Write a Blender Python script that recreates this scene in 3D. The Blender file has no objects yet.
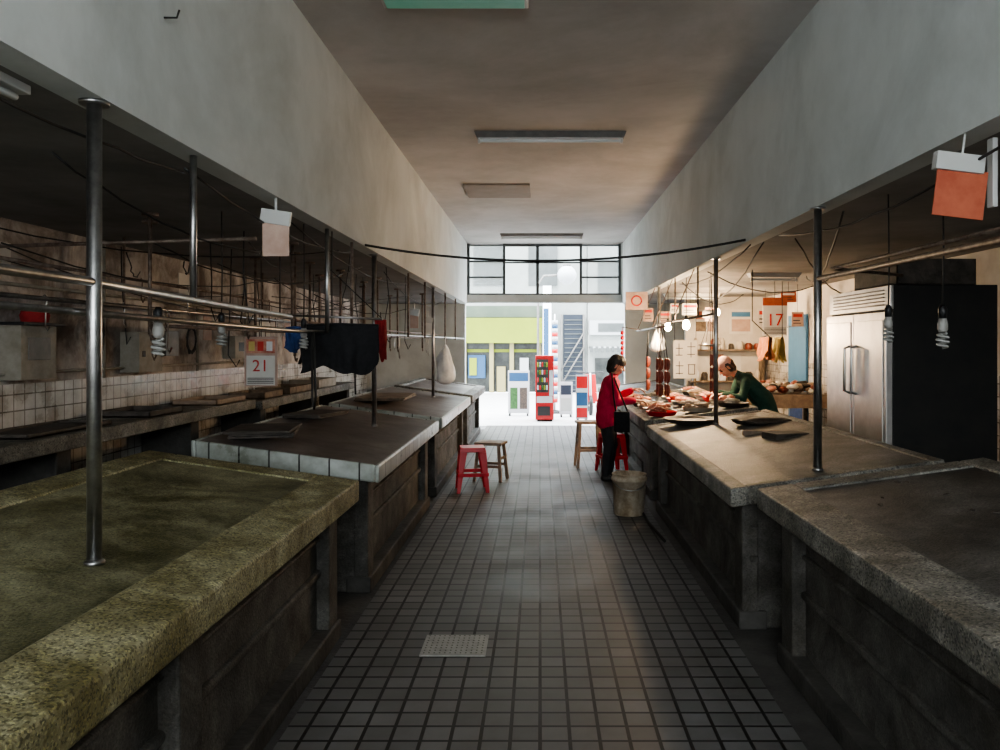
import bpy, bmesh, math, random
import numpy as np
from mathutils import Vector, Matrix, noise
random.seed(7)
S=bpy.context.scene
COL=S.collection
# ---------------------------------------------------------------- materials
def mat(name,c1,c2=None,scale=6,rough=.7,metal=0,bump=0,bscale=40,detail=6,spec=.5,emit=None,es=0,contrast=(.35,.65),rough2=None,speck=None,stain=None):
    m=bpy.data.materials.new(name); m.use_nodes=True
    nt=m.node_tree; N=nt.nodes; L=nt.links
    b=N['Principled BSDF']
    b.inputs['Base Color'].default_value=(*c1,1); b.inputs['Roughness'].default_value=rough
    b.inputs['Metallic'].default_value=metal; b.inputs['Specular IOR Level'].default_value=spec
    tc=N.new('ShaderNodeTexCoord')
    out=None
    if c2:
        n=N.new('ShaderNodeTexNoise'); n.inputs['Scale'].default_value=scale; n.inputs['Detail'].default_value=detail
        n.inputs['Roughness'].default_value=.65
        L.new(tc.outputs['Object'],n.inputs['Vector'])
        r=N.new('ShaderNodeValToRGB'); r.color_ramp.elements[0].position=contrast[0]; r.color_ramp.elements[1].position=contrast[1]
        r.color_ramp.elements[0].color=(*c1,1); r.color_ramp.elements[1].color=(*c2,1)
        L.new(n.outputs['Fac'],r.inputs['Fac']); out=r.outputs['Color']
        if rough2 is not None:
            mr=N.new('ShaderNodeMapRange'); mr.inputs['From Min'].default_value=.35; mr.inputs['From Max'].default_value=.65
            mr.inputs['To Min'].default_value=rough; mr.inputs['To Max'].default_value=rough2
            L.new(n.outputs['Fac'],mr.inputs['Value']); L.new(mr.outputs['Result'],b.inputs['Roughness'])
    if speck:
        v=N.new('ShaderNodeTexVoronoi'); v.inputs['Scale'].default_value=speck[0]; L.new(tc.outputs['Object'],v.inputs['Vector'])
        sp=N.new('ShaderNodeSeparateColor'); L.new(v.outputs['Color'],sp.inputs['Color'])
        rr=N.new('ShaderNodeValToRGB'); rr.color_ramp.interpolation='CONSTANT'
        rr.color_ramp.elements[0].color=(*speck[1],1); rr.color_ramp.elements[0].position=0
        rr.color_ramp.elements[1].color=(.5,.5,.5,1); rr.color_ramp.elements[1].position=.22
        e=rr.color_ramp.elements.new(.85); e.color=(*speck[2],1)
        L.new(sp.outputs['Red'],rr.inputs['Fac'])
        mx=N.new('ShaderNodeMix'); mx.data_type='RGBA'; mx.blend_type='OVERLAY'; mx.inputs['Factor'].default_value=speck[3]
        if out: L.new(out,mx.inputs['A'])
        else: mx.inputs['A'].default_value=(*c1,1)
        L.new(rr.outputs['Color'],mx.inputs['B']); out=mx.outputs['Result']
    if stain:
        n3=N.new('ShaderNodeTexNoise'); n3.inputs['Scale'].default_value=stain[0]; n3.inputs['Detail'].default_value=10; n3.inputs['Roughness'].default_value=.7
        n3.inputs['Distortion'].default_value=.6
        L.new(tc.outputs['Object'],n3.inputs['Vector'])
        r3=N.new('ShaderNodeValToRGB'); r3.color_ramp.elements[0].position=stain[2]; r3.color_ramp.elements[1].position=stain[3]
        r3.color_ramp.elements[0].color=(*stain[1],1); r3.color_ramp.elements[1].color=(1,1,1,1); L.new(n3.outputs['Fac'],r3.inputs['Fac'])
        m3=N.new('ShaderNodeMix'); m3.data_type='RGBA'; m3.blend_type='MULTIPLY'; m3.inputs['Factor'].default_value=1
        L.new(out,m3.inputs['A']); L.new(r3.outputs['Color'],m3.inputs['B']); out=m3.outputs['Result']
    if out: L.new(out,b.inputs['Base Color'])
    if bump:
        n2=N.new('ShaderNodeTexNoise'); n2.inputs['Scale'].default_value=bscale; n2.inputs['Detail'].default_value=4
        L.new(tc.outputs['Object'],n2.inputs['Vector'])
        bp=N.new('ShaderNodeBump'); bp.inputs['Strength'].default_value=bump; bp.inputs['Distance'].default_value=.01
        L.new(n2.outputs['Fac'],bp.inputs['Height']); L.new(bp.outputs['Normal'],b.inputs['Normal'])
    if emit:
        b.inputs['Emission Color'].default_value=(*emit,1); b.inputs['Emission Strength'].default_value=es
    return m
def tilemat(name,c1,c2,mortar,size,ms=.006,axes='XY',rough=.4,rough2=.6,stain=None,bump=.5,row=None,sscale=1.6,spec=.5):
    m=bpy.data.materials.new(name); m.use_nodes=True
    nt=m.node_tree; N=nt.nodes; L=nt.links; b=N['Principled BSDF']; b.inputs['Specular IOR Level'].default_value=spec
    tc=N.new('ShaderNodeTexCoord'); sx=N.new('ShaderNodeSeparateXYZ'); cx=N.new('ShaderNodeCombineXYZ')
    L.new(tc.outputs['Object'],sx.inputs[0]); L.new(sx.outputs[axes[0]],cx.inputs['X']); L.new(sx.outputs[axes[1]],cx.inputs['Y'])
    br=N.new('ShaderNodeTexBrick'); br.offset=0; br.squash=1
    br.inputs['Scale'].default_value=1; br.inputs['Brick Width'].default_value=size; br.inputs['Row Height'].default_value=row or size
    br.inputs['Mortar Size'].default_value=ms; br.inputs['Mortar Smooth'].default_value=.15; br.inputs['Bias'].default_value=0
    br.inputs['Color1'].default_value=(*c1,1); br.inputs['Color2'].default_value=(*c2,1); br.inputs['Mortar'].default_value=(*mortar,1)
    L.new(cx.outputs[0],br.inputs['Vector'])
    n=N.new('ShaderNodeTexNoise'); n.inputs['Scale'].default_value=sscale; n.inputs['Detail'].default_value=10; n.inputs['Roughness'].default_value=.65; L.new(tc.outputs['Object'],n.inputs['Vector'])
    r=N.new('ShaderNodeValToRGB'); r.color_ramp.elements[0].position=.36; r.color_ramp.elements[1].position=.64
    st=stain or (.6,.58,.56)
    r.color_ramp.elements[0].color=(*st,1); r.color_ramp.elements[1].color=(1,1,1,1); L.new(n.outputs['Fac'],r.inputs['Fac'])
    mx=N.new('ShaderNodeMix'); mx.data_type='RGBA'; mx.blend_type='MULTIPLY'; mx.inputs['Factor'].default_value=1
    L.new(br.outputs['Color'],mx.inputs['A']); L.new(r.outputs['Color'],mx.inputs['B']); L.new(mx.outputs['Result'],b.inputs['Base Color'])
    mr=N.new('ShaderNodeMapRange'); mr.inputs['From Min'].default_value=.35; mr.inputs['From Max'].default_value=.65
    mr.inputs['To Min'].default_value=rough; mr.inputs['To Max'].default_value=rough2
    L.new(n.outputs['Fac'],mr.inputs['Value']); L.new(mr.outputs['Result'],b.inputs['Roughness'])
    bp=N.new('ShaderNodeBump'); bp.invert=True; bp.inputs['Strength'].default_value=bump; bp.inputs['Distance'].default_value=.004
    L.new(br.outputs['Fac'],bp.inputs['Height']); L.new(bp.outputs['Normal'],b.inputs['Normal'])
    return m
M={}
M['floor']=tilemat('floor_tile',(.185,.183,.182),(.135,.134,.133),(.013,.013,.013),.125,.0085,rough=.46,rough2=.62,spec=.42)
M['stallfloor']=mat('stall_floor_concrete',(.05,.047,.044),(.1,.095,.09),3,.7,bump=.4)
M['white']=mat('white_plaster',(.54,.565,.55),(.63,.655,.64),1.3,.8,bump=.15,bscale=8,stain=(.7,(.85,.85,.84),.38,.55))
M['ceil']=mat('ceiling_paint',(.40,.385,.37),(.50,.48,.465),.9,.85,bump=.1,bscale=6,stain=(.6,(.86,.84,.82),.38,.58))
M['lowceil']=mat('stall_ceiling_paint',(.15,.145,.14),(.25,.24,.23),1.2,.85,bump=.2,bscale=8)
M['dirty']=mat('dirty_plaster',(.30,.265,.24),(.60,.55,.51),2.2,.85,bump=.5,bscale=10,detail=12,contrast=(.38,.6),stain=(2.2,(.42,.37,.34),.38,.56))
M['dirtyR']=mat('stall_plaster',(.50,.46,.40),(.68,.64,.58),1.8,.85,bump=.3,bscale=10)
M['wtile']=tilemat('white_wall_tile',(.70,.69,.67),(.63,.62,.60),(.20,.18,.15),.11,.005,axes='YZ',rough=.2,rough2=.4,stain=(.48,.43,.37),sscale=2.6)
M['wtileX']=tilemat('white_edge_tile',(.50,.53,.50),(.42,.45,.42),(.05,.05,.045),.2,.006,axes='YZ',rough=.25,rough2=.4,stain=(.5,.49,.44),row=20,sscale=4)
M['wtileXZ']=tilemat('white_edge_tile_front',(.50,.53,.50),(.42,.45,.42),(.05,.05,.045),.2,.006,axes='XZ',rough=.25,rough2=.4,stain=(.5,.49,.44),row=20,sscale=4)
M['moss']=mat('mossy_terrazzo',(.21,.19,.095),(.41,.385,.25),7,.6,bump=.7,bscale=110,speck=(150,(.06,.06,.03),(.9,.9,.8),.65),detail=12,stain=(2.5,(.45,.42,.28),.40,.56))
M['mossdark']=mat('worn_terrazzo_top',(.14,.135,.075),(.39,.37,.24),1.7,.5,bump=.6,bscale=110,speck=(150,(.10,.10,.07),(.8,.8,.72),.5),detail=14,contrast=(.38,.62),stain=(1.9,(.38,.37,.25),.40,.55))
M['terr']=mat('grey_terrazzo',(.12,.117,.105),(.28,.27,.24),6,.6,bump=.7,bscale=110,speck=(150,(.06,.06,.06),(.9,.88,.83),.65),detail=12,stain=(2.5,(.5,.48,.44),.40,.56))
M['terrdark']=mat('worn_grey_terrazzo_top',(.07,.068,.062),(.18,.172,.16),2.2,.5,bump=.6,bscale=110,speck=(150,(.10,.10,.10),(.84,.84,.8),.5),detail=12,stain=(1.7,(.45,.43,.40),.42,.56))
M['terrmid']=mat('grey_concrete_top',(.12,.119,.112),(.24,.238,.225),3,.5,bump=.6,bscale=110,speck=(150,(.10,.10,.10),(.84,.84,.82),.55),detail=12,stain=(1.7,(.5,.48,.45),.40,.58))
M['brown']=mat('brown_terrazzo_top',(.115,.10,.094),(.24,.21,.195),1.8,.38,bump=.2,bscale=40,speck=(200,(.2,.2,.2),(.7,.7,.7),.3),stain=(1.5,(.55,.51,.48),.40,.58))
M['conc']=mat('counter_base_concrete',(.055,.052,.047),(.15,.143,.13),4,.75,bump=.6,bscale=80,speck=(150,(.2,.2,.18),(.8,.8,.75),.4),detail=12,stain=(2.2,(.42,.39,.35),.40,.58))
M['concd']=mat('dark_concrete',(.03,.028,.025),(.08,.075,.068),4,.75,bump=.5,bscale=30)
M['steel']=mat('stainless_pipe',(.30,.295,.29),(.50,.495,.49),12,.36,1,spec=.5)
M['rust']=mat('rusty_pipe',(.10,.065,.045),(.25,.20,.17),20,.6,.5)
M['black']=mat('black_plastic',(.012,.012,.013),rough=.5)
M['blackcloth']=mat('black_cloth',(.006,.006,.007),(.014,.014,.016),20,.9,bump=.4)
M['cable']=mat('black_cable',(.015,.014,.013),rough=.6)
M['wood']=mat('old_wood',(.10,.07,.045),(.27,.20,.14),8,.7,bump=.4)
M['woodd']=mat('dark_wood_board',(.03,.025,.02),(.09,.073,.06),8,.7,bump=.4)
M['woods']=mat('stool_wood',(.22,.155,.11),(.34,.245,.17),14,.6,bump=.2)
M['redp']=mat('red_plastic',(.62,.006,.02),rough=.35)
M['cream']=mat('cream_plastic',(.40,.34,.26),(.56,.50,.41),5,.5)
M['bucket']=mat('grimy_tan_bucket',(.30,.24,.17),(.52,.45,.35),9,.6,bump=.3,stain=(5,(.6,.52,.43),.4,.55))
M['beige']=mat('beige_metal_box',(.22,.195,.155),(.33,.30,.25),9,.6)
M['inox']=mat('brushed_steel_door',(.54,.51,.49),(.70,.67,.64),5,.38,.8)
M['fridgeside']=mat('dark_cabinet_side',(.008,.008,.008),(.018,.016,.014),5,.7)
M['whitep']=mat('white_enamel',(.48,.48,.46),rough=.4)
M['tube']=mat('unlit_fluorescent_tube',(.6,.63,.63),rough=.25)
M['fixt']=mat('fixture_metal',(.13,.125,.12),(.19,.18,.17),10,.5)
M['greenp']=mat('green_panel',(.22,.68,.52),(.28,.74,.58),3,.5)
M['panel']=mat('ceiling_hatch',(.21,.18,.155),(.26,.225,.20),4,.8)
M['orange']=mat('orange_sign',(.36,.075,.035),(.46,.12,.06),9,.6)
M['pale']=mat('faded_sign',(.42,.27,.21),(.52,.37,.30),9,.6)
M['paper']=mat('paper',(.60,.57,.52),(.70,.67,.62),4,.8)
M['redink']=mat('red_ink',(.55,.04,.03),rough=.7)
M['ink']=mat('dark_ink',(.06,.05,.05),rough=.7)
M['glass']=mat('cfl_glass',(.36,.36,.34),rough=.2)
M['cflbase']=mat('cfl_base',(.32,.31,.29),rough=.5)
M['bulbon']=mat('lit_bulb',(1,.8,.5),emit=(1,.75,.45),es=160)
M['blue']=mat('blue_paint',(.05,.16,.30),(.07,.2,.36),4,.5)
M['bluecloth']=mat('blue_cloth',(.02,.05,.15),(.04,.08,.22),14,.9)
M['redcloth']=mat('red_cloth',(.22,.012,.015),(.32,.025,.025),14,.9)
M['orangecloth']=mat('orange_cloth',(.55,.19,.07),(.65,.28,.13),14,.9)
M['yellowcloth']=mat('yellow_cloth',(.6,.46,.15),(.7,.56,.22),14,.9)
M['bag']=mat('white_plastic_bag',(.66,.68,.70),(.85,.86,.87),9,.35)
M['meat']=mat('fresh_meat',(.38,.09,.055),(.65,.34,.24),14,.35,bump=.2)
M['sausage']=mat('cured_sausage',(.14,.025,.015),(.28,.07,.04),20,.4,bump=.3)
M['tray']=mat('dark_basket',(.03,.025,.02),(.08,.06,.045),30,.6,bump=.5)
M['steelt']=mat('steel_tray',(.5,.5,.5),rough=.3,metal=1)
M['drain']=mat('drain_plate',(.28,.27,.25),(.38,.365,.34),14,.5,bump=.4)
# ---------------------------------------------------------------- builder
class B:
    def __init__(s,name,bevel=0):
        s.name=name; s.bm=bmesh.new(); s.mats=[]; s.bevel=bevel
    def mi(s,m):
        m=M[m] if isinstance(m,str) else m
        if m not in s.mats: s.mats.append(m)
        return s.mats.index(m)
    def face(s,vs,mi,sm=False):
        try:
            f=s.bm.faces.new(vs); f.material_index=mi; f.smooth=sm
        except ValueError: pass
    def hexa(s,p,m,mats=None):
        v=[s.bm.verts.new(q) for q in p]; k=s.mi(m)
        for q in ((3,2,1,0),(4,5,6,7),(0,1,5,4),(1,2,6,5),(2,3,7,6),(3,0,4,7)):
            s.face([v[i] for i in q],k)
        return s
    def box(s,a,b,m,rot=None):
        x0,y0,z0=[min(a[i],b[i]) for i in range(3)]; x1,y1,z1=[max(a[i],b[i]) for i in range(3)]
        p=[Vector(q) for q in ((x0,y0,z0),(x1,y0,z0),(x1,y1,z0),(x0,y1,z0),(x0,y0,z1),(x1,y0,z1),(x1,y1,z1),(x0,y1,z1))]
        if rot is not None:
            c=Vector(((x0+x1)/2,(y0+y1)/2,(z0+z1)/2)); R=Matrix.Rotation(rot[0],3,rot[1])
            p=[R@(q-c)+c for q in p]
        return s.hexa(p,m)
    def tube(s,pts,r,m,n=10,cap=True,closed=False):
        pts=[Vector(p) for p in pts]; k=s.mi(m); rs=r if isinstance(r,(list,tuple)) else [r]*len(pts)
        rings=[]; prev=None
        for i,p in enumerate(pts):
            if i==0: t=pts[1]-p
            elif i==len(pts)-1: t=p-pts[i-1]
            else: t=pts[i+1]-pts[i-1]
            t.normalize()
            if prev is None:
                a=Vector((0,0,1)) if abs(t.z)<.9 else Vector((1,0,0))
                u=t.cross(a).normalized()
            else:
                u=prev-t*prev.dot(t)
                if u.length<1e-5: u=t.cross(Vector((0,0,1)))
                u.normalize()
            prev=u; w=t.cross(u)
            rings.append([s.bm.verts.new(p+(u*math.cos(2*math.pi*j/n)+w*math.sin(2*math.pi*j/n))*rs[i]) for j in range(n)])
        for a,b in zip(rings,rings[1:]):
            for j in range(n): s.face([a[j],a[(j+1)%n],b[(j+1)%n],b[j]],k,True)
        if cap:
            s.face(rings[0][::-1],k); s.face(rings[-1],k)
        return s
    def lathe(s,c,prof,m,n=28):
        k=s.mi(m); rings=[]
        for r,z in prof:
            rings.append([s.bm.verts.new((c[0]+r*math.cos(2*math.pi*j/n),c[1]+r*math.sin(2*math.pi*j/n),c[2]+z)) for j in range(n)])
        for a,b in zip(rings,rings[1:]):
            for j in range(n): s.face([a[j],a[(j+1)%n],b[(j+1)%n],b[j]],k,True)
        s.face(rings[0][::-1],k); s.face(rings[-1],k)
        return s
    def blob(s,c,r,m,amp=.25,sub=2,seed=0):
        k=s.mi(m); res=bmesh.ops.create_icosphere(s.bm,subdivisions=sub,radius=1)
        r=r if isinstance(r,(list,tuple)) else (r,r,r)
        for v in res['verts']:
            d=1+amp*noise.noise(v.co*1.5+Vector((seed*3.1,seed,0)))
            v.co=Vector((c[0]+v.co.x*r[0]*d,c[1]+v.co.y*r[1]*d,c[2]+v.co.z*r[2]*d))
        for f in {f for v in res['verts'] for f in v.link_faces}: f.material_index=k; f.smooth=True
        return s
    def grid(s,fn,nu,nv,m):
        k=s.mi(m); g=[[s.bm.verts.new(fn(i/nu,j/nv)) for j in range(nv+1)] for i in range(nu+1)]
        for i in range(nu):
            for j in range(nv): s.face([g[i][j],g[i+1][j],g[i+1][j+1],g[i][j+1]],k,True)
        return s
    def done(s,parent=None):
        me=bpy.data.meshes.new(s.name)
        bmesh.ops.recalc_face_normals(s.bm,faces=s.bm.faces[:])
        s.bm.to_mesh(me); s.bm.free()
        for m in s.mats: me.materials.append(m)
        o=bpy.data.objects.new(s.name,me); COL.objects.link(o)
        if s.bevel:
            md=o.modifiers.new('bevel','BEVEL'); md.width=s.bevel; md.segments=2; md.limit_method='ANGLE'; md.angle_limit=math.radians(50)
        if parent: o.parent=parent
        return o
def text(body,loc,size,m,parent,name='numerals',rot=(math.pi/2,0,0)):
    cu=bpy.data.curves.new(name,'FONT'); cu.body=body; cu.size=size; cu.extrude=.001; cu.align_x='CENTER'; cu.align_y='CENTER'
    cu.materials.append(M[m]); o=bpy.data.objects.new(name,cu); COL.objects.link(o); o.location=loc; o.rotation_euler=rot; o.parent=parent
    return o
# ---------------------------------------------------------------- people (built first)
def capsule(bm,p0,p1,r0,r1,n=16,k=6):
    p0=Vector(p0);p1=Vector(p1); d=p1-p0
    if d.length<1e-5: d=Vector((0,0,1e-4)); p1=p0+d
    t=d.normalized(); a=Vector((0,0,1)) if abs(t.z)<.9 else Vector((1,0,0)); u=t.cross(a).normalized(); w=t.cross(u)
    rings=[]
    def ring(c,r): rings.append([bm.verts.new(c+(u*math.cos(2*math.pi*j/n)+w*math.sin(2*math.pi*j/n))*r) for j in range(n)])
    for i in range(1,k+1):
        a=-math.pi/2+math.pi/2*i/k; ring(p0+t*r0*math.sin(a),r0*math.cos(a))
    for i in range(0,k):
        a=math.pi/2*i/k; ring(p1+t*r1*math.sin(a),r1*math.cos(a))
    for x,y in zip(rings,rings[1:]):
        for j in range(n): bm.faces.new([x[j],x[(j+1)%n],y[(j+1)%n],y[j]])
    v0=bm.verts.new(p0-t*r0); v1=bm.verts.new(p1+t*r1)
    for j in range(n):
        bm.faces.new([rings[0][(j+1)%n],rings[0][j],v0]); bm.faces.new([rings[-1][j],rings[-1][(j+1)%n],v1])
def head(caps,c,f,up,hair='hair',hairlen=.05,hat=None):
    f=Vector(f).normalized(); up=Vector(up); up=(up-f*up.dot(f)).normalized(); s=f.cross(up); c=Vector(c)
    A=lambda a,b_,r0,r1,t,bias=0: caps.append((c+f*a[0]+s*a[1]+up*a[2],c+f*b_[0]+s*b_[1]+up*b_[2],r0,r1,t,bias))
    A((-.015,0,.03),(.015,0,.02),.08,.076,'skin'); A((.02,0,-.02),(.035,0,-.065),.066,.042,'skin')
    A((.088,0,.01),(.106,0,-.02),.009,.014,'skin')
    for q in (-1,1):
        A((.078,q*.03,.008),(.079,q*.034,.008),.012,.011,'eye',.004); A((.07,q*.045,-.025),(.05,q*.05,-.03),.02,.02,'skin')
        A((-.005,q*.078,.012),(-.008,q*.082,-.02),.016,.011,'skin'); A((.085,q*.018,.03),(.078,q*.046,.03),.006,.005,hair,.003)
    A((.084,-.02,-.052),(.084,.02,-.052),.009,.009,'lip',.003)
    h=hat or hair
    A((-.025,0,.05),(.012,0,.055),.092,.084,h)
    A((-.05,0,.01),(-.055,0,-hairlen),.078,.058,hair)
    for q in (-1,1): A((-.015,q*.05,.03),(-.03,q*.05,-.02-hairlen*.5),.045,.035,hair)
def hand(caps,w,d,nrm,thumbside,curl=.5,sc=1.0):
    w=Vector(w); d=Vector(d).normalized(); n=Vector(nrm); n=(n-d*n.dot(d)).normalized(); t=Vector(thumbside); t=(t-d*t.dot(d)-n*t.dot(n)).normalized()
    for i in range(4):
        off=t*(.03-.02*i)*sc; base=w+d*.085*sc+off
        caps.append((w+d*.01+off*.7,base,.015*sc,.0125*sc,'skin',0))
        L=[.038,.043,.040,.030][i]*sc; a=curl; p=base
        for k,(l,r) in enumerate(((L,.0095),(L*.65,.0085),(L*.5,.0075))):
            dd=d*math.cos(a)+n*math.sin(a); q=p+dd*l; caps.append((p,q,r*sc,r*sc*.92,'skin',0)); p=q; a+=curl*.9
    b0=w+d*.02*sc+t*.028*sc; b1=b0+(d*.6+t*.8+n*.3).normalized()*.045*sc; b2=b1+(d*.9+t*.2+n*.5).normalized()*.032*sc
    caps.append((b0,b1,.014*sc,.011*sc,'skin',0)); caps.append((b1,b2,.0105*sc,.009*sc,'skin',0))
def person(name,caps,mats,voxel=.0085):
    C=[(Vector(c[0]),Vector(c[1]),c[2],c[3],c[4],c[5] if len(c)>5 else 0) for c in caps]
    bm=bmesh.new()
    for c in C: capsule(bm,*c[:4])
    me=bpy.data.meshes.new(name+'_src'); bm.to_mesh(me); bm.free()
    o=bpy.data.objects.new(name,me); COL.objects.link(o)
    r=o.modifiers.new('r','REMESH'); r.mode='VOXEL'; r.voxel_size=voxel; r.use_smooth_shade=True
    s=o.modifiers.new('s','SMOOTH'); s.factor=.5; s.iterations=3
    dg=bpy.context.evaluated_depsgraph_get(); ev=o.evaluated_get(dg); nm=bpy.data.meshes.new_from_object(ev); nm.name=name
    o.modifiers.clear(); o.data=nm; nm.materials.clear(); tags=list(mats)
    for t in tags: nm.materials.append(mats[t])
    n=len(nm.polygons); P_=np.empty(n*3,dtype=np.float32); nm.polygons.foreach_get('center',P_); P_=P_.reshape(-1,3)
    best=np.full(n,1e9); idx=np.zeros(n,dtype=np.int32)
    for c in C:
        a=np.array(c[0]); ab=np.array(c[1])-a; L=max(1e-9,float(ab@ab)); t=np.clip((P_-a)@ab/L,0,1)
        d=np.linalg.norm(P_-(a+t[:,None]*ab),axis=1)-(c[2]+(c[3]-c[2])*t)-c[5]
        m=d<best; best[m]=d[m]; idx[m]=tags.index(c[4])
    nm.polygons.foreach_set('material_index',idx); nm.polygons.foreach_set('use_smooth',np.ones(n,dtype=bool))
    nv=len(nm.vertices); co_=np.empty(nv*3,dtype=np.float32); no_=np.empty(nv*3,dtype=np.float32)
    nm.vertices.foreach_get('co',co_); nm.vertices.foreach_get('normal',no_); co_=co_.reshape(-1,3); no_=no_.reshape(-1,3)
    w_=(co_[:,2]<1.22)&(co_[:,2]>.12)
    f_=np.sin(co_[:,0]*31+co_[:,2]*23+2*np.sin(co_[:,1]*17))*np.sin(co_[:,1]*27-co_[:,2]*19+1.3)
    co_[w_]+=no_[w_]*(.0055*f_[w_])[:,None]
    nm.vertices.foreach_set('co',co_.ravel()); nm.update()
    return o
skin=mat('skin',(.52,.30,.20),(.58,.35,.24),20,.5); hairb=mat('black_hair',(.012,.01,.009),(.03,.026,.022),60,.5,bump=.5,bscale=120)
eye=mat('dark_eye',(.02,.015,.012),rough=.2); lip=mat('lips',(.40,.12,.10),rough=.5)
redj=mat('red_jacket',(.44,.008,.045),(.58,.02,.07),12,.8,bump=.5,bscale=30); pants=mat('black_trousers',(.012,.012,.015),(.022,.022,.025),12,.85); shoe=mat('dark_shoes',(.02,.018,.016),rough=.5)
greenj=mat('dark_green_jacket',(.01,.045,.032),(.02,.075,.05),12,.8,bump=.4); capm=mat('pink_head_scarf',(.50,.30,.26),(.65,.42,.36),18,.85)
c=[]; X0,Y0=.82,9.5
P=lambda x,y,z:(X0+x,Y0+y,z)
for s,fx_ in ((-1,.0),(1,.06)):
    c+= [(P(.0,s*.075,.76),P(.01+fx_,s*.08,.43),.105,.066,'pants'),(P(.01+fx_,s*.08,.43),P(-.03+fx_,s*.085,.09),.066,.046,'pants')]
    c+= [(P(-.045+fx_,s*.085,.045),P(.12+fx_,s*.10,.034),.043,.033,'shoe'),(P(.02+fx_,s*.09,.037),P(.14+fx_,s*.105,.032),.035,.03,'shoe')]
for s in (-1,1):
    c+= [(P(-.015,s*.068,.74),P(-.015,s*.07,.88),.126,.122,'jacket'),(P(-.015,s*.07,.88),P(.015,s*.065,1.02),.122,.120,'jacket'),(P(.015,s*.065,1.02),P(.045,s*.07,1.18),.120,.104,'jacket'),
         (P(.05,s*.05,1.2),P(.055,s*.14,1.195),.078,.064,'jacket')]
c+= [(P(.05,0,1.2),P(.075,0,1.27),.07,.058,'jacket'),(P(.07,0,1.26),P(.09,0,1.33),.048,.046,'skin')]
head(c,P(.115,0,1.395),(.92,-.12,-.38),(0,0,1),hairlen=.06)
c+= [(P(.055,-.155,1.19),P(.09,-.19,.97),.064,.056,'jacket'),(P(.09,-.19,.97),P(.30,-.16,.985),.056,.040,'jacket'),(P(.30,-.16,.985),P(.335,-.155,.985),.026,.024,'skin')]
hand(c,P(.335,-.155,.985),(1,.05,-.12),(0,0,-1),(0,1,0),.45)
c+= [(P(.055,.155,1.19),P(.12,.20,.99),.064,.056,'jacket'),(P(.12,.20,.99),P(.30,.10,1.09),.056,.040,'jacket'),(P(.30,.10,1.09),P(.325,.09,1.10),.026,.024,'skin')]
hand(c,P(.325,.09,1.10),(1,-.1,.1),(0,0,-1),(0,-1,0),.5)
person('woman_in_red_jacket',c,{'skin':skin,'hair':hairb,'eye':eye,'lip':lip,'jacket':redj,'pants':pants,'shoe':shoe})
b=B('black_shoulder_bag',bevel=.01); b.box((X0+.06,Y0-.29,.62),(X0+.24,Y0-.20,.86),'blackcloth')
b.tube([(X0+.08,Y0-.245,.86),(X0+.05,Y0-.262,1.05),(X0+.04,Y0-.205,1.268),(X0+.05,Y0-.05,1.305)],.010,'blackcloth',8); b.tube([(X0+.22,Y0-.245,.86),(X0+.14,Y0-.262,1.05),(X0+.06,Y0-.205,1.268)],.010,'blackcloth',8); b.done()
b=B('white_paper_slip'); b.box((X0+.41,Y0+.0,1.09),(X0+.52,Y0+.16,1.094),'paper',rot=(.3,'Y')); b.done()
c=[]; X0,Y0=2.66,9.5
for s in (-1,1):
    c+= [(P(.10,s*.085,.80),P(.04,s*.09,.44),.10,.065,'pants'),(P(.04,s*.09,.44),P(.09,s*.09,.06),.065,.045,'pants'),(P(.10,s*.09,.005),P(-.08,s*.11,-.005),.042,.034,'shoe')]
    c+= [(P(.11,s*.07,.80),P(.04,s*.07,1.0),.12,.12,'jacket'),(P(.04,s*.07,1.0),P(-.17,s*.075,1.22),.122,.10,'jacket'),(P(-.17,s*.06,1.22),P(-.20,s*.155,1.21),.08,.062,'jacket')]
c+= [(P(-.18,0,1.24),P(-.26,0,1.29),.07,.055,'jacket'),(P(-.25,0,1.28),P(-.33,0,1.33),.048,.046,'skin')]
head(c,P(-.40,-.01,1.375),(-.75,-.1,-.66),(-.6,0,.8),hairlen=.05,hat='hat')
c+= [(P(-.2,-.165,1.2),P(-.25,-.21,.99),.06,.048,'jacket'),(P(-.25,-.21,1.01),P(-.46,-.17,1.05),.048,.036,'jacket'),(P(-.46,-.17,1.05),P(-.50,-.165,1.055),.026,.024,'skin')]
hand(c,P(-.5,-.165,1.055),(-1,.1,-.15),(0,0,-1),(0,1,0),.5)
c+= [(P(-.2,.165,1.2),P(-.27,.2,1.0),.06,.048,'jacket'),(P(-.27,.2,1.02),P(-.46,.12,1.06),.048,.036,'jacket'),(P(-.46,.12,1.06),P(-.50,.11,1.065),.026,.024,'skin')]
hand(c,P(-.5,.11,1.065),(-1,-.1,-.15),(0,0,-1),(0,-1,0),.5)
person('market_vendor',c,{'skin':skin,'hair':hairb,'eye':eye,'lip':lip,'jacket':greenj,'pants':pants,'shoe':shoe,'hat':capm})
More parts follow.
